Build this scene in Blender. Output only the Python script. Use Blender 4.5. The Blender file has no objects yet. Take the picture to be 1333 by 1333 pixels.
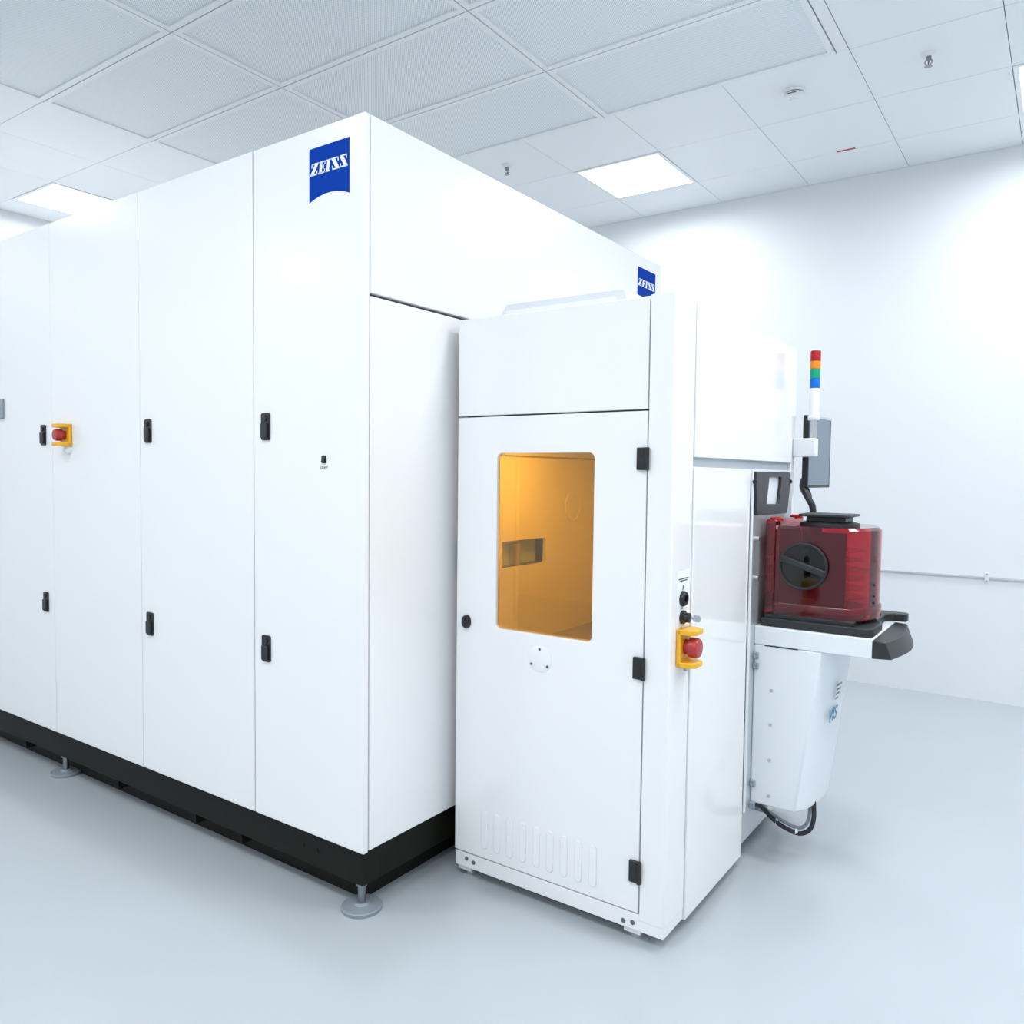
import bpy, bmesh, math, random
from mathutils import Vector, Matrix
random.seed(4)
S = bpy.context.scene
COL = S.collection

# ------------------------------------------------------------------ camera
CAM_H = 1.45
YAW, PITCH, ROLL, FPX = math.radians(35.0076), math.radians(-2.7863), math.radians(0.6683), 1032.28
fw = Vector((math.cos(YAW)*math.cos(PITCH), math.sin(YAW)*math.cos(PITCH), math.sin(PITCH)))
rt = fw.cross(Vector((0, 0, 1))).normalized(); up = rt.cross(fw)
r2 = rt*math.cos(ROLL) + up*math.sin(ROLL); u2 = up*math.cos(ROLL) - rt*math.sin(ROLL)
cd = bpy.data.cameras.new('camera'); cam = bpy.data.objects.new('camera', cd); COL.objects.link(cam)
cam.matrix_world = Matrix(((r2.x, u2.x, -fw.x, 0), (r2.y, u2.y, -fw.y, 0), (r2.z, u2.z, -fw.z, CAM_H), (0, 0, 0, 1)))
cd.sensor_fit = 'HORIZONTAL'; cd.sensor_width = 36; cd.lens = 36*FPX/1333; cd.clip_start = .02; cd.clip_end = 100
S.camera = cam

# ------------------------------------------------------------------ world, exposure
w = bpy.data.worlds.new('world'); S.world = w; w.use_nodes = True
w.node_tree.nodes['Background'].inputs[0].default_value = (.8, .9, 1, 1)
w.node_tree.nodes['Background'].inputs[1].default_value = .3
S.view_settings.view_transform = 'Standard'; S.view_settings.look = 'None'
S.view_settings.exposure = 0.0; S.view_settings.gamma = 1.0; S.view_settings.use_curve_mapping = False
LAMP_WATT = 21.6; LAMP_SPREAD = 171
LIGHT_COLOUR = (.965, .986, 1.0, 1)

# ------------------------------------------------------------------ materials
def mat(name, col, rough=.4, metal=0., spec=.5, coat=0., noise=0., nscale=8., emit=None, estr=0., bump=0., coat_rough=.05):
    m = bpy.data.materials.new(name); m.use_nodes = True
    nt = m.node_tree; b = nt.nodes['Principled BSDF']
    b.inputs['Base Color'].default_value = (*col, 1); b.inputs['Roughness'].default_value = rough
    b.inputs['Metallic'].default_value = metal; b.inputs['Specular IOR Level'].default_value = spec
    b.inputs['Coat Weight'].default_value = coat; b.inputs['Coat Roughness'].default_value = coat_rough
    if emit: b.inputs['Emission Color'].default_value = (*emit, 1); b.inputs['Emission Strength'].default_value = estr
    if noise or bump:
        tc = nt.nodes.new('ShaderNodeTexCoord'); nz = nt.nodes.new('ShaderNodeTexNoise')
        nz.inputs['Scale'].default_value = nscale; nz.inputs['Detail'].default_value = 4
        nt.links.new(tc.outputs['Object'], nz.inputs['Vector'])
        if noise:
            mr = nt.nodes.new('ShaderNodeMapRange'); mr.inputs['To Min'].default_value = 1-noise; mr.inputs['To Max'].default_value = 1+noise*.4
            mx = nt.nodes.new('ShaderNodeMix'); mx.data_type = 'RGBA'; mx.blend_type = 'MULTIPLY'; mx.inputs['Factor'].default_value = 1
            mx.inputs['A'].default_value = (*col, 1)
            nt.links.new(nz.outputs['Fac'], mr.inputs['Value']); nt.links.new(mr.outputs['Result'], mx.inputs['B'])
            nt.links.new(mx.outputs['Result'], b.inputs['Base Color'])
        if bump:
            bp = nt.nodes.new('ShaderNodeBump'); bp.inputs['Strength'].default_value = bump; bp.inputs['Distance'].default_value = .002
            nt.links.new(nz.outputs['Fac'], bp.inputs['Height']); nt.links.new(bp.outputs['Normal'], b.inputs['Normal'])
    return m

def tinted(name, col, gloss_rough=.03, ior=1.5, body=None, body_fac=0.):
    """clear tinted plastic sheet: light passes through with a tint, Fresnel gloss on top"""
    m = bpy.data.materials.new(name); m.use_nodes = True; nt = m.node_tree; nt.nodes.clear()
    out = nt.nodes.new('ShaderNodeOutputMaterial'); tr = nt.nodes.new('ShaderNodeBsdfTransparent'); gl = nt.nodes.new('ShaderNodeBsdfGlossy')
    fr = nt.nodes.new('ShaderNodeFresnel'); fr.inputs['IOR'].default_value = ior
    tr.inputs[0].default_value = (*col, 1); gl.inputs['Color'].default_value = (1, 1, 1, 1); gl.inputs['Roughness'].default_value = gloss_rough
    base = tr.outputs[0]
    if body:
        df = nt.nodes.new('ShaderNodeBsdfDiffuse'); df.inputs[0].default_value = (*body, 1)
        m1 = nt.nodes.new('ShaderNodeMixShader'); m1.inputs[0].default_value = body_fac
        nt.links.new(tr.outputs[0], m1.inputs[1]); nt.links.new(df.outputs[0], m1.inputs[2]); base = m1.outputs[0]
    mx = nt.nodes.new('ShaderNodeMixShader')
    nt.links.new(fr.outputs[0], mx.inputs[0]); nt.links.new(base, mx.inputs[1]); nt.links.new(gl.outputs[0], mx.inputs[2])
    nt.links.new(mx.outputs[0], out.inputs['Surface'])
    return m

def perforated(name):
    m = mat(name, (.8, .84, .88), .45); nt = m.node_tree; b = nt.nodes['Principled BSDF']
    tc = nt.nodes.new('ShaderNodeTexCoord'); mp = nt.nodes.new('ShaderNodeMapping')
    mp.inputs['Rotation'].default_value = (0, 0, math.radians(45)); P = .0095; mp.inputs['Scale'].default_value = (1/P, 1/P, 0)
    nt.links.new(tc.outputs['Object'], mp.inputs['Vector'])
    fr = nt.nodes.new('ShaderNodeVectorMath'); fr.operation = 'FRACTION'
    sb = nt.nodes.new('ShaderNodeVectorMath'); sb.operation = 'SUBTRACT'; sb.inputs[1].default_value = (.5, .5, 0)
    ln = nt.nodes.new('ShaderNodeVectorMath'); ln.operation = 'LENGTH'
    lt = nt.nodes.new('ShaderNodeMath'); lt.operation = 'LESS_THAN'; lt.inputs[1].default_value = .30
    mx = nt.nodes.new('ShaderNodeMix'); mx.data_type = 'RGBA'; mx.inputs['A'].default_value = (.89, .935, .96, 1); mx.inputs['B'].default_value = (.54, .62, .67, 1)
    nt.links.new(mp.outputs[0], fr.inputs[0]); nt.links.new(fr.outputs[0], sb.inputs[0]); nt.links.new(sb.outputs[0], ln.inputs[0])
    nt.links.new(ln.outputs['Value'], lt.inputs[0]); nt.links.new(lt.outputs[0], mx.inputs['Factor']); nt.links.new(mx.outputs['Result'], b.inputs['Base Color'])
    return m

M = {}
M['wall'] = mat('wall_paint', (.81, .84, .87), .55, noise=.015, nscale=3)
M['floor'] = mat('floor_epoxy', (.47, .515, .55), .2, spec=.45, noise=.05, nscale=1.6, bump=.02)
M['tile'] = mat('ceiling_tile', (.89, .93, .955), .5, noise=.02, nscale=4)
M['ceil_back'] = mat('ceiling_gap', (.42, .46, .50), .7, noise=.1)
M['strip'] = mat('grid_strip', (.86, .89, .92), .35)
M['perf'] = perforated('perforated_sheet')
M['cab'] = mat('cabinet_paint', (.89, .89, .90), .22, noise=.012, nscale=2)
M['gloss'] = mat('gloss_white_paint', (.89, .89, .90), .14, coat=.12, noise=.012, nscale=2)
M['lp'] = mat('load_port_paint', (.80, .84, .875), .3, noise=.02)
M['hood'] = mat('hood_plastic', (.70, .725, .775), .35, noise=.02)
M['core'] = mat('panel_core', (.10, .12, .14), .6, noise=.2)
M['seam'] = mat('panel_edge', (.5, .55, .6), .5, noise=.1)
M['beam'] = mat('base_frame_paint', (.009, .009, .006), .55, spec=.2, noise=.4, nscale=20)
M['steel'] = mat('brushed_steel', (.55, .57, .59), .3, metal=1, noise=.15, nscale=30)
M['alu'] = mat('aluminium_plate', (.62, .65, .68), .35, metal=.6, noise=.08, nscale=14)
M['footgrey'] = mat('cast_grey', (.26, .30, .34), .4, noise=.1, nscale=20)
M['chrome_dark'] = mat('dark_chrome', (.30, .33, .36), .3, metal=1, noise=.1, nscale=30)
M['rubber'] = mat('rubber', (.02, .02, .022), .6, noise=.2)
M['black'] = mat('black_plastic', (.012, .013, .014), .35, noise=.2, nscale=30)
M['dark'] = mat('charcoal_plastic', (.026, .030, .034), .42, spec=.35, noise=.2, nscale=30)
M['grey'] = mat('grey_plastic', (.30, .35, .40), .4, noise=.1)
M['yellow'] = mat('yellow_plastic', (.90, .46, .015), .35, noise=.08, nscale=20)
M['redb'] = mat('red_button', (.42, .03, .03), .3, noise=.08, nscale=20)
M['blue'] = mat('logo_blue', (.0005, .045, .36), .7, spec=.08, noise=.03)
M['white'] = mat('print_white', (.88, .9, .92), .5, noise=.01)
M['ink'] = mat('print_ink', (.12, .13, .15), .6, noise=.05)
M['inkblue'] = mat('print_blue', (.05, .25, .42), .6, noise=.05)
M['red_mark'] = mat('red_mark', (.55, .03, .06), .5, noise=.05)
M['amber'] = tinted('amber_pane', (1.0, .69, .20), .02, 1.6)
M['pod'] = tinted('red_pod_shell', (.72, .06, .10), .06, 1.5, (.40, .02, .05), .12)
M['smoke'] = tinted('smoked_disc', (.10, .12, .12), .05, 1.5)
M['wafer'] = mat('wafer', (.55, .18, .06), .2, metal=.3, noise=.1)
M['inner'] = mat('interior_liner', (.80, .80, .80), .45, noise=.03)
M['innerfloor'] = mat('interior_floor', (.32, .30, .26), .45, noise=.1)
M['innercool'] = mat('interior_cool_light', (.42, .58, .80), .4, noise=.1)  # bluish base colour stands in for cooler light inside the slot
M['screen'] = mat('switched_off_screen', (.16, .21, .27), .18, noise=.04)
M['lens_r'] = mat('lens_red', (.42, .012, .012), .35, spec=.25, noise=.1); M['lens_o'] = mat('lens_orange', (.85, .26, .01), .35, spec=.25, noise=.1)
M['lens_g'] = mat('lens_green', (.0, .33, .20), .35, spec=.25, noise=.1); M['lens_b'] = mat('lens_blue', (.0, .15, .62), .35, spec=.25, noise=.1)
M['lamp'] = mat('lamp_diffuser', (.9, .9, .9), .5, noise=.01, emit=LIGHT_COLOUR[:3], estr=3.0)
M['fill_strip'] = mat('chamber_fill_lamp', (.9, .9, .9), .5, noise=.01, emit=(1, .93, .82), estr=54)

# ------------------------------------------------------------------ helpers
WLOC = {}
def root(name, loc, label, cat, group=None, kind=None):
    o = bpy.data.objects.new(name, None); COL.objects.link(o); o.location = loc; o.empty_display_size = .1
    WLOC[o] = Vector(loc); tag(o, label, cat, group, kind); return o
def tag(o, label=None, cat=None, group=None, kind=None):
    if label: o['label'] = label
    if cat: o['category'] = cat
    if group: o['group'] = group
    if kind: o['kind'] = kind
    return o
def obj(name, bm, m, parent=None, smooth=False, bevel=0., seg=2, label=None):
    """bm holds world coordinates; the object's origin goes to its centre"""
    bmesh.ops.recalc_face_normals(bm, faces=bm.faces)
    vs = [v.co for v in bm.verts]
    c = Vector([(min(v[i] for v in vs)+max(v[i] for v in vs))/2 for i in range(3)])
    bmesh.ops.translate(bm, verts=bm.verts, vec=-c)
    me = bpy.data.meshes.new(name); bm.to_mesh(me); bm.free()
    me.materials.append(M[m] if isinstance(m, str) else m)
    o = bpy.data.objects.new(name, me); COL.objects.link(o)
    WLOC[o] = c.copy()
    if parent: o.parent = parent; o.location = c - WLOC[parent]
    else: o.location = c
    if bevel:
        b = o.modifiers.new('bevel', 'BEVEL'); b.width = bevel; b.segments = seg; b.limit_method = 'ANGLE'; b.angle_limit = math.radians(40)
        smooth = True
    if smooth: shade(me)
    if label: o['label'] = label
    return o
def shade(me, ang=35):
    for p in me.polygons: p.use_smooth = True
    bm = bmesh.new(); bm.from_mesh(me)
    for e in bm.edges:
        if len(e.link_faces) == 2 and e.calc_face_angle(0) > math.radians(ang): e.smooth = False
    bm.to_mesh(me); bm.free()
def box(x0, x1, y0, y1, z0, z1, bm=None):
    bm = bm or bmesh.new()
    v = [bm.verts.new((x, y, z)) for x in (x0, x1) for y in (y0, y1) for z in (z0, z1)]
    for f in ((0, 1, 3, 2), (4, 6, 7, 5), (0, 4, 5, 1), (2, 3, 7, 6), (0, 2, 6, 4), (1, 5, 7, 3)): bm.faces.new([v[i] for i in f])
    return bm
def cyl(p0, p1, r0, r1=None, n=24, bm=None, caps=True):
    bm = bm or bmesh.new(); r1 = r0 if r1 is None else r1
    p0 = Vector(p0); p1 = Vector(p1); d = (p1-p0).normalized()
    a = d.orthogonal().normalized(); b = d.cross(a)
    A = [bm.verts.new(p0+(a*math.cos(t)+b*math.sin(t))*r0) for t in [2*math.pi*i/n for i in range(n)]]
    B = [bm.verts.new(p1+(a*math.cos(t)+b*math.sin(t))*r1) for t in [2*math.pi*i/n for i in range(n)]]
    for i in range(n): bm.faces.new((A[i], A[(i+1) % n], B[(i+1) % n], B[i]))
    if caps: bm.faces.new(A[::-1]); bm.faces.new(B)
    return bm
def lathe(axis_pt, prof, n=32, bm=None, axis='Z', sign=1):
    """prof: (radius, height) list turned about an axis through axis_pt"""
    bm = bm or bmesh.new(); P = Vector(axis_pt); rings = []
    for r, h in prof:
        ring = []
        for i in range(n):
            t = 2*math.pi*i/n; c, s = r*math.cos(t), r*math.sin(t)
            q = {'Z': (c, s, h*sign), 'X': (h*sign, c, s), 'Y': (c, h*sign, s)}[axis]
            ring.append(bm.verts.new(P+Vector(q)))
        rings.append(ring)
    for a, b in zip(rings, rings[1:]):
        for i in range(n): bm.faces.new((a[i], a[(i+1) % n], b[(i+1) % n], b[i]))
    bm.faces.new(rings[0][::-1]); bm.faces.new(rings[-1])
    return bm
def prism(pts, ax, a, b, bm=None):
    """pts: 2-D outline in the two remaining axes (in x,y,z order), extruded along axis ax from a to b"""
    bm = bm or bmesh.new()
    def P(p, v): q = list(p); q.insert(ax, v); return bm.verts.new(q)
    A = [P(p, a) for p in pts]; B = [P(p, b) for p in pts]; n = len(pts)
    for i in range(n): bm.faces.new((A[i], A[(i+1) % n], B[(i+1) % n], B[i]))
    bm.faces.new(A[::-1]); bm.faces.new(B)
    return bm
def loft(rings, bm=None):
    bm = bm or bmesh.new(); V = [[bm.verts.new(p) for p in r] for r in rings]; n = len(rings[0])
    for a, b in zip(V, V[1:]):
        for i in range(n): bm.faces.new((a[i], a[(i+1) % n], b[(i+1) % n], b[i]))
    bm.faces.new(V[0][::-1]); bm.faces.new(V[-1]); return bm
def rrect(u0, u1, v0, v1, r, n=6):
    out = []
    for cu, cv, a0 in ((u1-r, v1-r, 0), (u0+r, v1-r, 90), (u0+r, v0+r, 180), (u1-r, v0+r, 270)):
        for i in range(n+1):
            t = math.radians(a0+90*i/n); out.append((cu+r*math.cos(t), cv+r*math.sin(t)))
    return out
def holed(u0, u1, v0, v1, hole, ax, a, b, n=6, bm=None):
    """rectangular plate with a rounded-rectangle hole (hole = rrect points with n segments per corner)"""
    bm = bm or bmesh.new()
    def P(p, v): q = list(p); q.insert(ax, v); return bm.verts.new(q)
    O = [(u1, v1), (u0, v1), (u0, v0), (u1, v0)]; k = n+1
    L = []
    for val in (a, b):
        o = [P(p, val) for p in O]; h = [P(p, val) for p in hole]
        for c in range(4):
            for i in range(n): bm.faces.new((o[c], h[c*k+i], h[c*k+i+1]))
            d = (c+1) % 4; bm.faces.new((o[c], h[c*k+n], h[d*k], o[d]))
        L.append((o, h))
    (o0, h0), (o1, h1) = L
    for i in range(4): bm.faces.new((o0[i], o0[(i+1) % 4], o1[(i+1) % 4], o1[i]))
    for i in range(4*k): bm.faces.new((h0[i], h0[(i+1) % (4*k)], h1[(i+1) % (4*k)], h1[i]))
    return bm
def tube(pts, r, n=10, sub=8, bm=None):
    """round tube along a smooth (Catmull-Rom) path"""
    bm = bm or bmesh.new(); P = [Vector(p) for p in pts]; P = [2*P[0]-P[1]]+P+[2*P[-1]-P[-2]]; Q = []
    for i in range(1, len(P)-2):
        for k in range(sub):
            t = k/sub; a, b, c, d = P[i-1:i+3]
            Q.append(.5*((2*b)+(c-a)*t+(2*a-5*b+4*c-d)*t*t+(3*b-a-3*c+d)*t**3))
    Q.append(P[-2]); rings = []; nrm = (Q[1]-Q[0]).orthogonal().normalized()
    for i, q in enumerate(Q):
        d = (Q[min(i+1, len(Q)-1)]-Q[max(i-1, 0)]).normalized(); nrm = (nrm-d*nrm.dot(d)).normalized(); bi = d.cross(nrm)
        rings.append([q+(nrm*math.cos(2*math.pi*j/n)+bi*math.sin(2*math.pi*j/n))*r for j in range(n)])
    return loft(rings, bm)
def ring(c, ax, R, r, n=40, k=8):
    bm = bmesh.new(); V = []
    for i in range(n):
        t = 2*math.pi*i/n; L = []
        for j in range(k):
            a = 2*math.pi*j/k; q = [(R+r*math.cos(a))*math.cos(t), (R+r*math.cos(a))*math.sin(t)]; q.insert(ax, r*math.sin(a)); L.append(bm.verts.new(Vector(c)+Vector(q)))
        V.append(L)
    for i in range(n):
        for j in range(k): bm.faces.new((V[i][j], V[(i+1) % n][j], V[(i+1) % n][(j+1) % k], V[i][(j+1) % k]))
    return bm
def place(bm, mtx): bmesh.ops.transform(bm, matrix=mtx, verts=bm.verts); return bm
def text_bm(s, size, thick=.0006):
    cu = bpy.data.curves.new('lettering_curve', 'FONT'); cu.body = s; cu.size = size; cu.extrude = thick; cu.align_x = 'CENTER'; cu.align_y = 'CENTER'
    o = bpy.data.objects.new('lettering_tmp', cu); COL.objects.link(o)
    me = bpy.data.meshes.new_from_object(o.evaluated_get(bpy.context.evaluated_depsgraph_get()))
    bpy.data.objects.remove(o); bpy.data.curves.remove(cu)
    bm = bmesh.new(); bm.from_mesh(me); bpy.data.meshes.remove(me); return bm
def frame_mtx(origin, u, v):
    u = Vector(u).normalized(); v = Vector(v).normalized(); n = u.cross(v)
    return Matrix(((u.x, v.x, n.x, origin[0]), (u.y, v.y, n.y, origin[1]), (u.z, v.z, n.z, origin[2]), (0, 0, 0, 1)))

# ------------------------------------------------------------------ room
XW, YW, ZC = 5.971, 7.172, 3.542
XN, YN = -3.4, -4.2
tag(obj('floor', box(XN, XW, YN, YW, -.1, 0), 'floor'), 'pale blue-grey glossy epoxy floor', None, None, 'structure')
tag(obj('wall_back', box(XW, XW+.12, YN, YW, 0, ZC+.1), 'wall'), 'plain white wall behind the load port', None, None, 'structure')
tag(obj('wall_left', box(XN, XW+.12, YW, YW+.12, 0, ZC+.1), 'wall'), 'plain white wall beyond the long cabinet', None, None, 'structure')
tag(obj('wall_front', box(XN-.12, XN, YN, YW+.12, 0, ZC+.1), 'wall'), 'plain white wall behind the viewer', None, None, 'structure')
tag(obj('wall_right', box(XN-.12, XW+.12, YN-.12, YN, 0, ZC+.1), 'wall'), 'plain white wall on the viewer\'s right', None, None, 'structure')
ceil = tag(obj('ceiling', box(XN, XW, YN, YW, ZC+.03, ZC+.1), 'ceil_back'), 'suspended white ceiling of square tiles around perforated filter panels', None, None, 'structure')
PX, PY = .6515, .6448
xs = [4.2-PX*i for i in range(12)][::-1] + [4.82, 5.47, XW]
ys_in = [.957-PY*i for i in range(8)][::-1] + [1.016, 4.885] + [4.885+PY*i for i in range(1, 4)] + [YW]      # beside the filter field
ys_out = [.957+PY*i for i in range(-7, 10)] + [YW]                                                           # rows along the back wall
FX0, FX1, FY0, FY1 = xs[5], 4.2, 1.016, 4.885
Y0 = .957
LIGHTS = [(4.82, Y0-2*PY), (4.82, Y0+2*PY), (xs[9], 4.885+2*PY), (4.82, Y0-6*PY), (4.82, Y0+6*PY), (xs[5], 4.885+2*PY), (xs[1], 4.885+2*PY),
          (xs[8], Y0-2*PY), (xs[4], Y0-2*PY), (xs[0], Y0-2*PY), (xs[8], Y0-4*PY), (xs[8], Y0-6*PY), (xs[4], Y0-6*PY), (xs[0], Y0-6*PY), (xs[4], 1.016), (xs[4], 1.016+3*PY), (xs[0], 1.016+2*PY)]  # lights without an LTXT label are unseen, added to light the room
def is_light(x, y): return any(abs(a-x) < .05 and abs(b-y) < .05 for a, b in LIGHTS)
cache = {}
def ceil_piece(name, x0, x1, y0, y1):
    G = .0016; key = (round(x1-x0, 3), round(y1-y0, 3))
    if key not in cache:
        o = obj(name, box(x0+G, x1-G, y0+G, y1-G, ZC, ZC+.022), 'tile', ceil); cache[key] = o.data; return o
    o = bpy.data.objects.new(name, cache[key]); COL.objects.link(o); o.parent = ceil
    o.location = Vector(((x0+x1)/2, (y0+y1)/2, ZC+.011))-WLOC[ceil]; return o
lo = (XN, *xs) if xs[0] > XN+.02 else tuple(xs)
for a, b in zip(lo, lo[1:]):
    yl = [YN]+(ys_out if a > 4.1 else ys_in)
    for c, d in zip(yl, yl[1:]):
        if d-c < .02 or b-a < .02: continue
        cx, cy = (a+b)/2, (c+d)/2
        if FX0 < cx < FX1 and .95 < cy < FY1: continue
        if cx < FX0 and 1.0 < cy < FY1:
            for k in range(6): ceil_piece('ceiling_tile', a, b, 1.016+k*PY, 1.016+(k+1)*PY) if not is_light(a, 1.016+k*PY) else None
            continue
        if is_light(a, c): continue
        ceil_piece('ceiling_tile', a, b, c, d)
# trim beside the filter field, then the filter panels themselves
obj('border_strip', box(FX0, FX1, .957+.002, 1.016-.002, ZC-.002, ZC+.02), 'strip', ceil, bevel=.002)
fcache = None
for i in range(5, 11):
    for j in range(3):
        x0, x1 = xs[i], xs[i+1]; y0 = FY0+j*2*PY; y1 = y0+2*PY
        if x1 > FX1+.01: continue
        x1 = x0+PX
        if fcache is None:
            p = obj('filter_panel', box(x0+.03, x1-.03, y0+.03, y1-.03, ZC+.004, ZC+.012), 'perf', ceil, label='perforated pale grey air filter sheet')
            f = obj('panel_frame', holed(x0+.003, x1-.003, y0+.003, y1-.003, rrect(x0+.034, x1-.034, y0+.034, y1-.034, .004, 2), 2, ZC-.004, ZC+.02, 2), 'strip', p)
            fcache = (p, f, Vector((x0, y0, 0)))
        else:
            p = fcache[0].copy(); f = fcache[1].copy(); COL.objects.link(p); COL.objects.link(f)
            p.location = fcache[0].location + Vector((x0, y0, 0))-fcache[2]; f.parent = p
LTXT = {(4.82, Y0-2*PY): 'square white ceiling light cut by the right edge of the picture',
        (4.82, Y0+2*PY): 'lit square ceiling light nearest the back wall, above the white machine',
        (xs[9], 4.885+2*PY): 'lit square ceiling light at far left above the long cabinet'}
for k in LIGHTS:
    a, c = k; lab = LTXT.get(k, 'unseen square ceiling light added to light the room')
    t = root('ceiling_light', (a+PX/2, c+PY/2, ZC), lab, 'ceiling light', 'square recessed ceiling lights')
    x1 = a+(.65 if a > 4.5 else PX); d = c+PY
    obj('frame', holed(a+.003, x1-.003, c+.003, d-.003, rrect(a+.028, x1-.028, c+.028, d-.028, .003, 2), 2, ZC-.004, ZC+.02, 2), 'strip', t)
    obj('diffuser', box(a+.026, x1-.026, c+.026, d-.026, ZC+.002, ZC+.01), 'lamp', t)
    la = bpy.data.lights.new('lamp', 'AREA'); la.shape = 'SQUARE'; la.size = PX-.06; la.energy = LAMP_WATT; la.color = LIGHT_COLOUR[:3]; la.spread = math.radians(LAMP_SPREAD)
    lo_ = bpy.data.objects.new('lamp', la); COL.objects.link(lo_); lo_.parent = t; lo_.location = (0, 0, .0005)

# wall rail
rail = root('wall_rail', (XW, 0, .81), 'thin grey metal rail running along the white back wall', 'rail')
obj('bar', box(XW-.014, XW, YN, 1.6, .800, .816), 'alu', rail, bevel=.003)
for yy in (.409, -1.2, 1.5):
    c = obj('clip', box(XW-.02, XW, yy-.012, yy+.012, .785, .84), 'lp', rail, bevel=.002)
    for z in (.79, .834): obj('screw', cyl((XW-.024, yy, z), (XW-.019, yy, z), .006, n=12), 'steel', c)

# sprinklers, smoke detector, marker
for (x, y, lab) in ((4.47, 3.205, 'small chrome ceiling sprinkler just above the tall cabinet edge'), (4.457, .643, 'small chrome ceiling sprinkler near the upper right corner of the picture')):
    t = root('sprinkler', (x, y, ZC), lab, 'sprinkler', 'ceiling sprinklers')
    obj('rosette', lathe((x, y, ZC), [(.035, 0), (.034, -.006), (.018, -.014)], 24), 'white', t, smooth=True)
    obj('body', lathe((x, y, ZC), [(.012, -.008), (.012, -.03), (.008, -.034)], 16), 'chrome_dark', t, smooth=True)
    for s in (-1, 1): obj('yoke_arm', tube([(x, y+s*.010, ZC-.028), (x, y+s*.016, ZC-.042), (x, y+s*.004, ZC-.058)], .003, 8, 4), 'chrome_dark', t, smooth=True)
    obj('bulb', cyl((x, y, ZC-.03), (x, y, ZC-.058), .003, n=10), 'redb', t, smooth=True)
    obj('deflector', lathe((x, y, ZC), [(.004, -.054), (.018, -.060), (.018, -.062)], 20), 'chrome_dark', t, smooth=True)
x, y = 4.476, 1.297
t = root('smoke_detector', (x, y, ZC), 'round white smoke detector on the ceiling tiles', 'smoke detector')
obj('mounting_base', lathe((x, y, ZC), [(.054, 0), (.054, -.012), (.05, -.014)], 32), 'white', t, smooth=True)
obj('vent_ring', lathe((x, y, ZC), [(.044, -.012), (.044, -.022)], 32), 'black', t, smooth=True)
obj('head', lathe((x, y, ZC), [(.05, -.020), (.05, -.036), (.042, -.044), (.022, -.046), (.02, -.053), (.001, -.053)], 32), 'white', t, smooth=True)
obj('slot', box(x-.051, x-.044, y-.022, y+.022, ZC-.032, ZC-.027), 'ink', t)
tag(obj('ceiling_marker', box(5.445, 5.462, 1.188, 1.299, ZC-.003, ZC-.0002), 'red_mark', bevel=.001), 'thin red marker strip stuck on a ceiling tile', 'marker')

# ------------------------------------------------------------------ lettering of the blue badge
def badge_letters():
    Z = [[(.08, .90), (.95, .90), (.95, 1), (.08, 1)], [(.08, .66), (.17, .66), (.2, 1), (.08, 1)], [(.52, .92), (.95, .92), (.43, .08), (.0, .08)],
         [(0, 0), (.9, 0), (.9, .12), (0, .12)], [(.80, 0), (.9, 0), (.9, .36), (.82, .36)]]
    Sx = [[(.95-x, y) for x, y in q] for q in Z]
    E = [[(.12, .05), (.44, .05), (.44, .95), (.12, .95)], [(.03, .90), (.82, .90), (.82, 1), (.03, 1)], [(0, 0), (.84, 0), (.84, .12), (0, .12)],
         [(.4, .44), (.64, .44), (.64, .56), (.4, .56)], [(.6, .34), (.67, .34), (.67, .66), (.6, .66)], [(.73, .68), (.82, .68), (.82, 1), (.73, 1)], [(.75, 0), (.84, 0), (.84, .32), (.75, .32)]]
    I = [[(.14, .05), (.46, .05), (.46, .95), (.14, .95)], [(.04, .91), (.56, .91), (.56, 1), (.04, 1)], [(.04, 0), (.56, 0), (.56, .09), (.04, .09)]]
    out = []; x = 0
    for L, wd, sh in ((Z, .95, .14), (E, .84, .14), (I, .66, .14), (Sx, .95, -.02), (Sx, .95, -.02)):
        out.append([[(x+px+sh*(py-.5), py) for px, py in q] for q in L]); x += wd+.07
    return out, x-.07
def badge(parent, origin, u, w_, h_, tz0, tz1):
    """blue square badge with a concave lower edge; origin = top-left corner, u = rightwards"""
    n = 16; pts = [(0, 0), (w_, 0)]
    for i in range(n+1):
        a = i/n; pts.append((w_*(1-a), -h_ + .019*4*a*(1-a)*(w_/.186)))
    m = frame_mtx(origin, u, (0, 0, 1))
    b = obj('badge', place(prism(pts, 2, 0, .0012), m), 'blue', parent, label='blue square badge with white lettering and curved lower edge')
    L, tot = badge_letters(); sx = (w_*.92)/tot; sy = (tz1-tz0); bm = None
    for quads in L:
        bm = bmesh.new()
        for q in quads: prism([(w_*.04+px*sx, tz0+py*sy) for px, py in q], 2, .0012, .0018, bm)
        obj('letter', place(bm, m), 'white', b)

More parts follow.
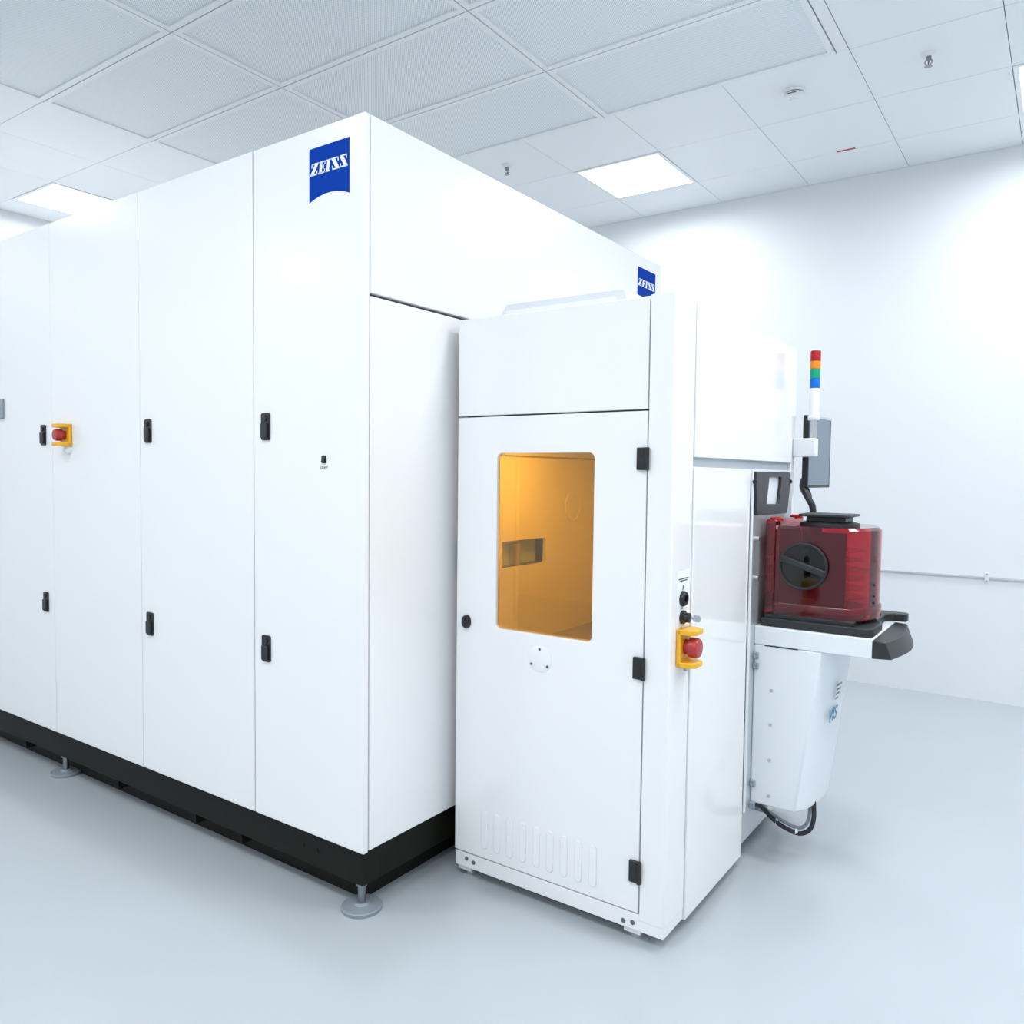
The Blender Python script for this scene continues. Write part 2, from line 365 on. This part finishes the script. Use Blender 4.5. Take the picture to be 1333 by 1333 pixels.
# ------------------------------------------------------------------ emergency stop (n = outward normal, u = rightwards)
def estop(parent, origin, u, W=.085, Hh=.115, D=.06, label=None):
    m = frame_mtx(origin, u, (0, 0, 1))   # local x right, y up, z outwards
    e = obj('emergency_stop', place(box(-W/2, W/2, -Hh/2, Hh/2, 0, .014), m), 'yellow', parent, bevel=.003, label=label or 'yellow guard with red push button')
    for s in (-1, 1):
        prof = [(-W/2, .006), (W/2, .006), (W/2, D*.55), (W*.28, D), (-W*.28, D), (-W/2, D*.55)]
        bm = bmesh.new(); y0 = s*(Hh/2-.016); y1 = s*Hh/2
        A = [bm.verts.new((px, y0, pz)) for px, pz in prof]; B = [bm.verts.new((px, y1, pz)) for px, pz in prof]
        for i in range(6): bm.faces.new((A[i], A[(i+1) % 6], B[(i+1) % 6], B[i]))
        bm.faces.new(A); bm.faces.new(B[::-1])
        obj('guard_arm', place(bm, m), 'yellow', e, bevel=.003)
    r = Hh*.27
    obj('red_button', place(lathe((0, 0, 0), [(r*.72, .012), (r*.75, D*.45), (r, D*.5), (r, D*.86), (r*.86, D*.98), (r*.3, D*1.0)], 28), m), 'redb', e, smooth=True)
    return e

# ------------------------------------------------------------------ long white cabinet
XB, YB, ZT, ZB = 1.770, 1.806, 2.553, .222
YE, XE = 6.0, 3.93
cabt = root('equipment_cabinet', (2.8, 3.9, 0), 'long tall white cabinet with full height doors on a black frame', 'cabinet')
obj('body', box(XB+.026, XE-.02, YB+.02, YE-.01, ZB+.01, ZT-.03), 'core', cabt)
edges = [YB, 2.354, 3.082, 3.812, 4.54, 5.27, YE]; gaps = [0, .0028, .0016, .0014, .0014, .0014, 0]
doors = []
for i in range(6):
    y0 = edges[i]+gaps[i]; y1 = edges[i+1]-gaps[i+1]
    doors.append(obj('door', box(XB, XB+.021, y0, y1, ZB, ZT), 'cab', cabt, bevel=.0025))
obj('side_panel', box(XB+.026, XE, YB, YB+.02, 2.009, ZT), 'cab', cabt, bevel=.0025, label='upper glossy white side panel')
obj('side_panel', box(XB+.026, XE, YB, YB+.02, ZB+.004, 1.999), 'cab', cabt, bevel=.0025, label='lower glossy white side panel')
obj('side_panel', box(XE-.02, XE, YB+.02, YE-.01, ZB+.004, ZT), 'cab', cabt)
obj('roof_panel', box(XB+.021, XE, YB+.02, YE-.01, ZT-.03, ZT-.004), 'cab', cabt)
obj('end_panel', box(XB+.021, XE, YE-.01, YE, ZB, ZT), 'cab', cabt)
fr = obj('base_beam', box(XB+.022, XB+.098, YB+.024, YE-.02, .099, .212), 'beam', cabt, bevel=.003, label='black steel base beam under the doors')
for y in (2.12, 2.05): obj('bolt', cyl((XB+.0225, y, .155), (XB+.019, y, .155), .008, n=12), 'beam', fr)
obj('base_beam', box(XB+.098, XE-.05, YB+.024, YB+.098, .099, .212), 'beam', cabt, bevel=.003, label='black steel base beam under the side panel')
obj('base_beam', box(XE-.15, XE-.05, YB+.098, YE-.02, .099, .212), 'beam', cabt, bevel=.003)
obj('underside_pan', box(XB+.03, XE-.03, YB+.03, YE-.03, .212, ZB+.01), 'beam', cabt)
obj('shade_block', box(XB+.0985, XE-.2, YB+.0985, YE-.2, .004, .212), 'beam', cabt, label='added black block that darkens the gap under the beams')  # added block, darkens the gap below the beams where only shade falls
for y in (3.34, 2.77, 2.48, 4.2, 4.8):
    obj('bracket', prism([(XB+.03, .102), (XB+.12, .102), (XB+.08, .056), (XB+.03, .056)], 1, y-.006, y+.006), 'beam', cabt)
for (x, y) in ((1.828, 1.872), (1.828, 3.853), (1.828, 5.6), (3.8, 1.92), (3.8, 5.6)):
    f = obj('levelling_foot', lathe((x, y, 0), [(.067, 0), (.068, .003), (.068, .011), (.065, .014), (.026, .017), (.02, .022)], 40), 'footgrey', cabt, smooth=True, label='round grey levelling foot')
    obj('stem', cyl((x, y, .024), (x, y, .105), .0125, n=20), 'chrome_dark', f, smooth=True)
    obj('lock_nut', cyl((x, y, .080), (x, y, .099), .020, n=6), 'chrome_dark', f)
def latch(door, y, z):
    wd, h = .046, .094
    l = obj('latch', prism(rrect(y-wd/2, y+wd/2, z-h/2, z+h/2, .008, 4), 0, XB-.006, XB), 'black', door, bevel=.0015)
    return l
def latch_lever(lt, y, z):
    obj('latch_lever', prism(rrect(y-.016, y+.016, z-.04, z+.012, .004, 3), 0, XB-.014, XB-.005), 'dark', lt, bevel=.002)
    obj('latch_barrel', cyl((XB-.0105, y, z+.028), (XB-.005, y, z+.028), .010, n=16), 'dark', lt, smooth=True)
# latches hang on the cabinet (part) so that lever and barrel stay sub-parts
for y in (2.284, 3.017, 3.888):
    for z in (1.602, .826):
        latch_lever(latch(cabt, y, z), y, z)
badge(cabt, (XB, 2.060, 2.492), (0, -1, 0), .186, .171, -.087, -.049)
sw = obj('light_switch', prism(rrect(1.979, 1.999, 1.476, 1.501, .002, 2), 0, XB-.004, XB), 'black', cabt, label='small black rocker switch')
obj('rocker', prism([(XB-.004, 1.479), (XB-.009, 1.479), (XB-.0045, 1.4985), (XB-.004, 1.4985)], 1, 1.982, 1.996), 'dark', sw)
obj('lettering', place(text_bm('LIGHT', .0125), frame_mtx((XB-.0004, 1.9885, 1.4625), (0, -1, 0), (0, 0, 1))), 'ink', cabt, label='tiny word LIGHT under the switch')
estop(cabt, (XB-.0002, 3.668, 1.597), (0, -1, 0), .085, .098, .058, 'yellow guarded red emergency stop on the cabinet doors')
obj('cable_gland', lathe((XB, 3.655, 1.535), [(.024, 0), (.022, -.012), (.012, -.018)], 24, axis='X'), 'white', cabt, smooth=True)
obj('nameplate', box(XB-.012, XB, 4.287, 4.52, 1.69, 1.785), 'grey', cabt, bevel=.002, label='grey metal plate')
badge(cabt, (3.652, YB, 2.495), (1, 0, 0), .206, .165, -.092, -.056)

# ------------------------------------------------------------------ handling module (smaller white machine)
X0, X1, YR, YL, Z1 = 2.185, 3.44, .952, 1.768, 1.982
mod = root('handling_module', (2.8, 1.36, 0), 'lower glossy white machine with an amber window in its door', 'machine')
DY0, DY1 = 1.039, 1.766
WIN = (1.2175, 1.5945, .918, 1.518)
obj('upper_panel', box(X0, X0+.03, DY0, DY1, 1.6475, Z1), 'gloss', mod, bevel=.003)
door = obj('door', holed(DY0, DY1, .0965, 1.6425, rrect(*WIN, .020, 6), 0, X0, X0+.034), 'gloss', mod, bevel=.0025)
obj('window_pane', prism(rrect(WIN[0]-.006, WIN[1]+.006, WIN[2]-.006, WIN[3]+.006, .022, 6), 0, X0+.012, X0+.016), 'amber', door, label='amber tinted window pane')
for i in range(9):
    yc = 1.632-i*.0542
    obj('louvre_slot', prism(rrect(yc-.0135, yc+.0135, .131, .269, .0132, 6), 0, X0-.0035, X0+.001), 'gloss', door, bevel=.003, seg=2)
lk = obj('door_lock', loft([[(X0+d, 1.718+s*r*math.cos(t), .929+r*1.25*math.sin(t)-(.004 if math.sin(t) < 0 else 0)) for t in [2*math.pi*i/24 for i in range(24)]] for d, r, s in ((0, .0175, 1), (-.012, .0165, 1), (-.018, .012, 1))]), 'black', door, smooth=True, label='black oval door lock')
obj('keyhole', cyl((X0-.0185, 1.718, .932), (X0-.0215, 1.718, .932), .007, n=16), 'dark', lk)
cp = obj('cover_disc', lathe((X0, 1.411, .838), [(.046, 0), (.046, -.0012), (.0445, -.002)], 40, axis='X'), 'gloss', door, smooth=True)
for (y, z) in ((1.411, .870), (1.443, .817), (1.380, .816)):
    obj('screw', cyl((X0-.001, y, z), (X0-.0035, y, z), .0048, n=14), 'ink', door)
for z in (1.4985, .862, .229):
    h = obj('hinge', box(X0-.012, X0, 1.036, 1.068, z-.034, z+.034), 'black', mod, bevel=.003, label='black door hinge')
    obj('hinge_pin', cyl((X0-.009, 1.034, z-.034), (X0-.009, 1.034, z+.034), .007, n=14), 'black', h, smooth=True)
    obj('hinge_cap', cyl((X0-.0125, 1.055, z), (X0-.0105, 1.055, z), .006, n=12), 'dark', h)
obj('seal_frame', holed(DY0-.004, DY1-.01, .0965, Z1-.01, rrect(WIN[0]-.02, WIN[1]+.02, WIN[2]-.02, WIN[3]+.02, .02, 4), 0, X0+.036, X0+.05, 4), 'core', mod)
post = obj('corner_post', prism([(X0, 1.0345), (X0, YR+.004), (X0+.004, YR), (2.332, YR), (2.332, YR+.03), (X0+.03, 1.0345)], 2, .0755, Z1+.004), 'gloss', mod, bevel=.0015)
pl = obj('plinth', prism([(X0+.002, YL-.004), (X0+.002, YR+.002), (2.332, YR+.002), (2.332, YR+.05), (X0+.05, YR+.05), (X0+.05, YL-.004)], 2, .040, .092), 'gloss', mod, bevel=.0015, label='white plinth strip with paired holes')
for (y, z) in ((1.712, .072), (1.681, .066), (1.089, .058), (1.057, .062)):
    obj('bolt_hole', cyl((X0+.0035, y, z), (X0+.0005, y, z), .0075, n=16), 'ink', pl)
for (y0, y1) in ((1.70, 1.758), (1.035, 1.092)):
    b = obj('foot_bracket', box(X0+.012, X0+.06, y0, y1, .022, .042), 'gloss', mod, bevel=.001)
    obj('foot_pad', lathe((X0+.055, (y0+y1)/2, 0), [(.028, 0), (.028, .012), (.01, .014), (.01, .03)], 24), 'steel', b, smooth=True)
for (x, y) in ((3.3, 1.05), (3.3, 1.70)): obj('foot', lathe((x, y, 0), [(.03, 0), (.03, .012), (.012, .014), (.012, .042)], 24), 'steel', mod, smooth=True)
obj('side_panel', box(2.3355, 3.385, YR-.004, YR+.016, 1.507, Z1), 'gloss', mod, bevel=.003, label='upper white side panel')
obj('side_panel', box(2.3355, 2.862, YR-.006, YR+.016, .036, 1.476), 'gloss', mod, bevel=.003, label='lower white side panel')
obj('ledge_strip', box(2.332, 3.385, YR+.012, YR+.03, 1.474, 1.509), 'seam', mod)
obj('filler_panel', box(2.855, 3.40, YR+.006, YR+.016, .20, 1.476), 'lp', mod)
obj('edge_post', box(3.388, X1, YR, YR+.05, .04, Z1), 'gloss', mod, bevel=.003)
obj('back_panel', box(X1-.02, X1, YR+.05, YL, .04, Z1), 'gloss', mod)
obj('inner_side_panel', box(X0+.036, X1, YL-.018, YL-.004, 1.21, Z1-.004), 'gloss', mod)
obj('inner_side_panel', box(X0+.036, X1, YL-.018, YL-.004, .04, 1.085), 'gloss', mod)
obj('roof_panel', box(X0+.004, X1, YR+.004, YL-.002, Z1-.012, Z1+.001), 'gloss', mod)
obj('floor_pan', box(X0+.05, X1, YR+.07, YL-.02, .042, .06), 'core', mod)
hd = obj('roof_hood', loft([[(2.20, 1.603, Z1), (2.20, 1.115, Z1), (2.80, 1.115, Z1), (2.80, 1.603, Z1)], [(2.215, 1.584, 2.022), (2.215, 1.141, 2.022), (2.78, 1.141, 2.022), (2.78, 1.584, 2.022)]]), 'hood', mod, bevel=.003, label='low pale raised cover on the roof')
obj('hood_highlight', box(2.192, 2.21, 1.160, 1.570, Z1, 1.995), 'white', hd, bevel=.002)  # white bar stands in for the highlight along the hood bevel
# chamber behind the amber window
IY0, IY1, IX1, IZ0, IZ1 = 1.0, 1.70, 3.05, .80, 1.60
lw = obj('chamber_wall', holed(X0+.05, IX1, IZ0, IZ1, rrect(2.25, 2.665, 1.097, 1.197, .014, 4), 1, IY1, IY1+.014, 4), 'inner', mod, label='chamber side wall with a transfer slot')
obj('slot_rim', holed(2.238, 2.677, 1.085, 1.209, rrect(2.254, 2.661, 1.101, 1.193, .014, 4), 1, IY1+.014, IY1+.045, 4), 'black', lw)
obj('slot_back', box(2.24, 2.68, YL-.018, YL-.012, 1.086, 1.209), 'innercool', mod)
for k, (x, r) in enumerate(((2.40, .030), (2.50, .045))):
    obj('gripper', cyl((x, IY1+.035, 1.096), (x, IY1+.035, 1.16+.02*k), r*.5, n=20), 'steel', mod, smooth=True)
obj('gripper_plate', box(2.28, 2.37, IY1+.02, IY1+.045, 1.10, 1.135), 'alu', mod)
obj('chamber_wall', box(IX1, IX1+.015, IY0, IY1+.014, IZ0, IZ1), 'inner', mod)
obj('chamber_wall', box(X0+.05, IX1, IY0-.015, IY0, IZ0, IZ1), 'inner', mod)
obj('chamber_roof', box(X0+.05, IX1, IY0-.015, IY1+.014, IZ1, IZ1+.012), 'inner', mod)
obj('chamber_floor', box(X0+.05, IX1, IY0-.015, IY1+.014, IZ0-.012, IZ0), 'innerfloor', mod)
obj('port_ring', ring((2.87, IY1-.002, 1.315), 1, .060, .004), 'inner', lw, smooth=True)
for (z, a, b) in ((.845, 1.50, 1.69), (.885, 1.53, 1.69)): obj('reflection_bar', box(IX1-.004, IX1, a-.25, b-.06, z, z+.006), 'black', mod)  # black bars stand in for a dark reflection in the window
obj('chamber_fill_lamp', box(2.28, 2.48, 1.35, 1.42, IZ1-.02, IZ1-.002), 'fill_strip', mod, label='unseen lamp strip added to brighten the chamber')  # added lamp, out of sight, brightens the chamber behind the pane
obj('wall_seam', box(2.24, IX1-.001, IY1-.004, IY1, 1.512, 1.518), 'innerfloor', lw)
# controls on the right of the post
cs = obj('control_plate', box(2.226, 2.322, YR-.0015, YR, .988, 1.160), 'white', mod, bevel=.0006, label='white control plate with printed legend')
for (x0, x1, z) in ((2.236, 2.312, 1.134), (2.244, 2.304, 1.128)): obj('legend', box(x0, x1, YR-.002, YR-.0014, z, z+.0035), 'ink', cs)
obj('legend', prism([(2.266, 1.100), (2.276, 1.104), (2.280, 1.118), (2.270, 1.116)], 1, YR-.002, YR-.0014), 'ink', cs)
obj('legend', prism([(2.264, 1.043), (2.272, 1.043), (2.268, 1.051)], 1, YR-.002, YR-.0014), 'ink', cs)
sk = obj('service_socket', lathe((2.268, YR, 1.075), [(.0235, 0), (.0235, .008), (.020, .014), (.012, .014), (.012, .006)], 28, axis='Y', sign=-1), 'black', mod, smooth=True, label='round black socket')
ks = obj('key_switch', lathe((2.268, YR, 1.018), [(.021, 0), (.021, .010), (.015, .013), (.015, .026), (.012, .028)], 28, axis='Y', sign=-1), 'black', mod, smooth=True, label='black key switch with a key in it')
obj('key', prism([(YR-.026, 1.0205), (YR-.036, 1.0205), (YR-.040, 1.028), (YR-.058, 1.028), (YR-.062, 1.018), (YR-.058, 1.008), (YR-.040, 1.008), (YR-.036, 1.0155), (YR-.026, 1.0155)], 0, 2.267, 2.2695), 'steel', ks)
estop(mod, (2.272, YR, .928), (1, 0, 0), .086, .115, .060, 'yellow guarded red emergency stop beside the key switch')
obj('conduit', box(2.296, 2.308, YR-.008, YR, .845, .872), 'seam', mod)

# ------------------------------------------------------------------ load port
XL, XLF = 2.930, 3.372
lp = root('load_port', (3.15, .75, .2), 'white load port with a shelf, dark end cap and tapered lower housing', 'load port')
obj('front_plate', box(2.866, 3.370, YR-.012, YR-.006, .205, 1.470), 'alu', lp, bevel=.002, label='grey metal front plate')
obj('plate_edge', box(2.8645, 2.876, YR-.015, YR-.006, .20, 1.470), 'lp', lp, bevel=.002)
tb = obj('shelf', box(XL, XLF, .532, YR-.012, .824, .893), 'lp', lp, bevel=.004, label='white load shelf')
obj('shelf_slit', box(XL-.001, XL+.001, .78, .90, .8215, .8245), 'black', tb)
arc_t = [(XL+(XLF-XL)*i/12, .490-.024*math.sin(math.pi*i/12)) for i in range(13)]
arc_b = [(XL+(XLF-XL)*i/12, .470-.030*math.sin(math.pi*i/12)) for i in range(13)]
obj('end_cap', loft([[(XL, .532, .826), *[(x, y, .830) for x, y in arc_b], (XLF, .532, .826)], [(XL, .532, .889), *[(x, y, .886) for x, y in arc_t], (XLF, .532, .889)]]), 'dark', lp, bevel=.003, label='dark curved end cap of the shelf')
def nose(z, yc, ya):
    return [(XL, YR-.012, z), (XL, yc, z), (XL+.05, yc-.03*(yc-ya)/.05, z), (XL+.13, ya+.006, z), (3.151, ya, z), (XLF-.13, ya+.006, z), (XLF-.05, yc-.03*(yc-ya)/.05, z), (XLF, yc, z), (XLF, YR-.012, z)]
hs = obj('lower_housing', loft([nose(.222, .776, .725), nose(.80, .703, .652), nose(.824, .700, .650)]), 'lp', lp, bevel=.006, label='white tapered lower housing')
for z in (.658, .529, .396, .261): obj('screw', cyl((XL, .871, z), (XL-.0035, .871, z), .0065, n=14), 'steel', hs)
for z in (.782, .743, .297, .213):
    c = obj('clamp', box(XL-.012, XL+.002, YR-.032, YR-.012, z-.012, z+.012), 'grey', lp, bevel=.002)
    obj('clamp_bolt', cyl((XL-.012, YR-.022, z), (XL-.02, YR-.022, z), .006, n=8), 'steel', c)
tilt = Vector((0, -.05, .4)).normalized()
obj('lettering', place(text_bm('VIS', .078, .0008), frame_mtx((3.048, .7275-.048, .575), (1, -.06, 0), (0, -.126, 1))), 'inkblue', hs, label='blue printed letters')
for k in range(4): obj('label_line', place(box(-.03+.006*k, .03-.004*k, -.003, .003, 0, .001), frame_mtx((3.06, .6655-.003+.003*k, .69-.018*k), (1, -.06, 0), (0, -.126, 1))), 'ink', hs)
# dark hand grip frame above the shelf
gf = [(2.872, 1.467), (3.290, 1.467), (3.304, 1.455), (3.306, 1.42), (3.275, 1.312), (3.262, 1.302), (2.900, 1.306), (2.885, 1.312), (2.870, 1.42), (2.868, 1.45)]
hp = bmesh.new()
def ring_plate(outer, inner, ya, yb_, bm):
    V = {}
    for nm, L in (('o', outer), ('i', inner)):
        for y in (ya, yb_): V[nm, y] = [bm.verts.new((p[0], y, p[1])) for p in L]
    n = len(outer)
    for i in range(n):
        j = (i+1) % n
        bm.faces.new((V['o', ya][i], V['o', ya][j], V['i', ya][j], V['i', ya][i])); bm.faces.new((V['o', yb_][i], V['i', yb_][i], V['i', yb_][j], V['o', yb_][j]))
        bm.faces.new((V['o', ya][i], V['o', yb_][i], V['o', yb_][j], V['o', ya][j])); bm.faces.new((V['i', ya][i], V['i', ya][j], V['i', yb_][j], V['i', yb_][i]))
    return bm
gi = [(3.030, 1.448), (3.170, 1.448), (3.176, 1.446), (3.174, 1.42), (3.150, 1.345), (3.145, 1.342), (3.005, 1.346), (3.000, 1.348), (3.022, 1.42), (3.027, 1.444)]
obj('grip_frame', ring_plate(gf, gi, YR-.024, YR-.0125, hp), 'dark', lp, bevel=.004, label='charcoal frame with a rectangular grip opening')
obj('grip_backing', box(2.98, 3.19, YR-.0125, YR-.0115, 1.33, 1.455), 'lp', lp)
for s in (2.867, 3.305): obj('grip_pivot', cyl((s-.005, YR-.021, 1.43), (s+.005, YR-.021, 1.43), .009, n=16), 'dark', lp, smooth=True)
for z in (1.22, 1.075): obj('latch_pin', cyl((2.91, YR-.012, z), (2.91, YR-.028, z), .008, n=12), 'steel', lp, smooth=True)
obj('lower_frame', box(2.90, 3.38, YR+.03, YR+.05, .03, .205), 'lp', mod, bevel=.002, label='recessed grey lower frame')
for (x, z) in ((3.08, .15), (3.17, .16), (3.17, .11)): obj('fitting', box(x, x+.03, YR+.0, YR+.03, z-.02, z+.02), 'grey', mod, bevel=.003)

# cable loop
cb = root('cable_loop', (3.05, .85, .1), 'black and grey cables looping below the load port housing', 'cable')
obj('black_cable', tube([(2.94, .935, .208), (2.985, .928, .196), (3.02, .915, .17), (3.03, .885, .138), (3.03, .84, .115), (3.035, .785, .103), (3.04, .748, .125), (3.045, .735, .17), (3.05, .738, .235)], .0085, 12), 'rubber', cb, smooth=True)
obj('grey_cable', tube([(2.96, .937, .206), (3.02, .925, .18), (3.05, .89, .145), (3.052, .83, .122), (3.055, .79, .116), (3.06, .765, .135), (3.06, .754, .18), (3.065, .756, .235)], .0065, 12), 'grey', cb, smooth=True)
for (p, q) in (((3.032, .874, .128), (3.036, .866, .126)), ((3.034, .80, .107), (3.038, .792, .106))): obj('cable_tie', cyl(p, q, .0115, n=12), 'white', cb, smooth=True)

# ------------------------------------------------------------------ red pod
XP, XPF = 2.970, 3.332
pd = root('wafer_pod', (3.15, .75, .895), 'dark red translucent carrier pod with a diagonal side knob', 'pod')
def podring(z, g=0.):
    a, b = XP-g, XPF+g; c = (a+b)/2
    half = [(a, .622), (a+.045, .592), (a+.085, .574), (a+.13, .561), (c-.02, .555)]
    front = [(x, y-g, z) for x, y in half]+[(2*c-x, y-g, z) for x, y in half[::-1]]
    return [(a, .885, z), *front, (b, .885, z)]
obj('shell', loft([podring(.950, -.012), podring(.958), podring(1.258), podring(1.268, -.010)]), 'pod', pd, smooth=True, label='dark red translucent shell')
obj('skirt', loft([podring(.935, .002), podring(.940, .006), podring(.978, .006), podring(.984, .002)]), 'pod', pd, smooth=True)
obj('door_flange', box(XP-.012, XPF+.012, .882, .918, .938, 1.290), 'pod', pd, bevel=.008, seg=3, label='thick red door flange')
for x in (3.02, 3.28): obj('top_cap', lathe((x, .895, 1.285), [(.024, 0), (.024, .008), (.018, .012)], 20), 'lens_r', pd, smooth=True)
for (y0, y1, x) in ((.640, .742, XP+.02), (.795, .875, XP+.02), (.80, .875, XPF-.032)):
    obj('rack_side', box(x, x+.012, y0, y1, .97, 1.25), 'black', pd)
for k in range(6): obj('wafer', lathe((3.151, .755, 1.0+k*.035), [(.145, 0), (.145, .002)], 40), 'wafer', pd, smooth=True)
kb = obj('side_knob', lathe((XP, .778, 1.125), [(.084, 0), (.084, -.008), (.078, -.012), (.074, -.012)], 40, axis='X'), 'smoke', pd, smooth=True, label='round smoked side knob')
obj('knob_rim', ring((XP-.012, .778, 1.125), 0, .082, .0045), 'dark', kb, smooth=True)
ang = math.atan2(1.105-1.151, .849-.706)
bar = place(box(-.006, .016, -.084, .084, -.012, .012), Matrix.Translation((XP-.022, .778, 1.127)) @ Matrix.Rotation(math.atan2(.046, .143), 4, 'X'))
obj('knob_bar', bar, 'dark', kb, bevel=.004)
fl = obj('top_flange', lathe((3.15, .735, 1.262), [(.105, 0), (.107, .006), (.105, .016), (.09, .020), (.07, .020)], 40), 'dark', pd, smooth=True, label='charcoal top flange')
obj('flange_neck', box(3.085, 3.215, .665, .805, 1.282, 1.302), 'dark', fl, bevel=.003)
obj('flange_plate', prism(rrect(3.055, 3.245, .645, .83, .02, 4), 2, 1.302, 1.311), 'dark', fl, bevel=.002)
bpts = [(2.945, .922), (2.945, .55), (2.965, .535), (3.12, .535), (3.17, .56), (3.33, .56), (3.36, .54), (3.362, .500), (3.37, .49), (3.405, .49), (3.415, .50), (3.415, .922)]
obj('base_plate', prism(bpts, 2, .8935, .924), 'dark', pd, bevel=.004, label='charcoal base plate with a protruding lug')
obj('base_riser', box(2.962, 3.34, .60, .915, .922, .940), 'black', pd, bevel=.003)
for (z) in (1.06, 1.02, .995): 
    obj('label_dot', cyl((3.098, .5615, z), (3.098, .5580, z), .004, n=10), 'black', pd)

# ------------------------------------------------------------------ signal tower
TX, TY = 3.43, .876
st = root('signal_tower', (TX, TY, 1.536), 'signal tower stacked red, orange, green and blue on a chrome pole', 'signal light')
obj('bracket', box(TX-.03, TX+.03, .862, YR-.001, 1.534, 1.610), 'lp', st, bevel=.005, label='pale mounting bracket')
obj('pole', cyl((TX, TY, 1.605), (TX, TY, 1.69), .0115, n=24), 'steel', st, smooth=True)
obj('collar', lathe((TX, TY, 1.685), [(.022, 0), (.024, .004), (.024, .014), (.021, .017)], 32), 'lp', st, smooth=True)
obj('housing', cyl((TX, TY, 1.70), (TX, TY, 1.817), .0195, n=32), 'white', st, smooth=True)
zz = [1.817, 1.856, 1.897, 1.929, 1.971]
for i, (mm, nm) in enumerate((('lens_b', 'blue'), ('lens_g', 'green'), ('lens_o', 'orange'), ('lens_r', 'red'))):
    obj('lens', lathe((TX, TY, 0), [(.0205, zz[i]), (.0205, zz[i+1]-.003), (.0190, zz[i+1])], 32), mm, st, smooth=True, label=nm+' signal lens')
obj('cap', lathe((TX, TY, 1.971), [(.0195, 0), (.0195, .004), (.017, .006)], 32), 'white', st, smooth=True)

# ------------------------------------------------------------------ monitor
mn = root('monitor', (3.5, .91, 1.12), 'dark thin monitor on a bent black arm behind the signal tower', 'monitor')
A5 = math.radians(-5.9)
mm = Matrix.Translation((3.50, .913, 1.403)) @ Matrix.Rotation(A5, 4, 'Z')   # local x along the width, y away from the screen
case = obj('case', place(box(0, .27, 0, .026, 0, .311), mm), 'black', mn, bevel=.003)
obj('screen', place(box(.004, .250, -.002, .004, .012, .300), mm), 'screen', mn, label='blue-grey switched-off screen')
obj('top_bezel', place(box(0, .27, -.003, .01, .300, .312), mm), 'alu', mn, bevel=.001)
obj('arm', tube([(3.53, .935, 1.44), (3.515, .935, 1.405), (3.50, .905, 1.355), (3.50, .888, 1.32), (3.50, .885, 1.26), (3.50, .885, 1.17)], .014, 12), 'black', mn, smooth=True)
obj('arm_base', box(3.442, 3.52, .87, .98, 1.12, 1.18), 'black', mn, bevel=.004)
for k in range(3): obj('cable', tube([(3.54+.012*k, .93, 1.41), (3.545+.012*k, .915, 1.375), (3.525+.008*k, .905, 1.35), (3.505, .90, 1.32)], .003, 8, 5), 'rubber', mn, smooth=True)
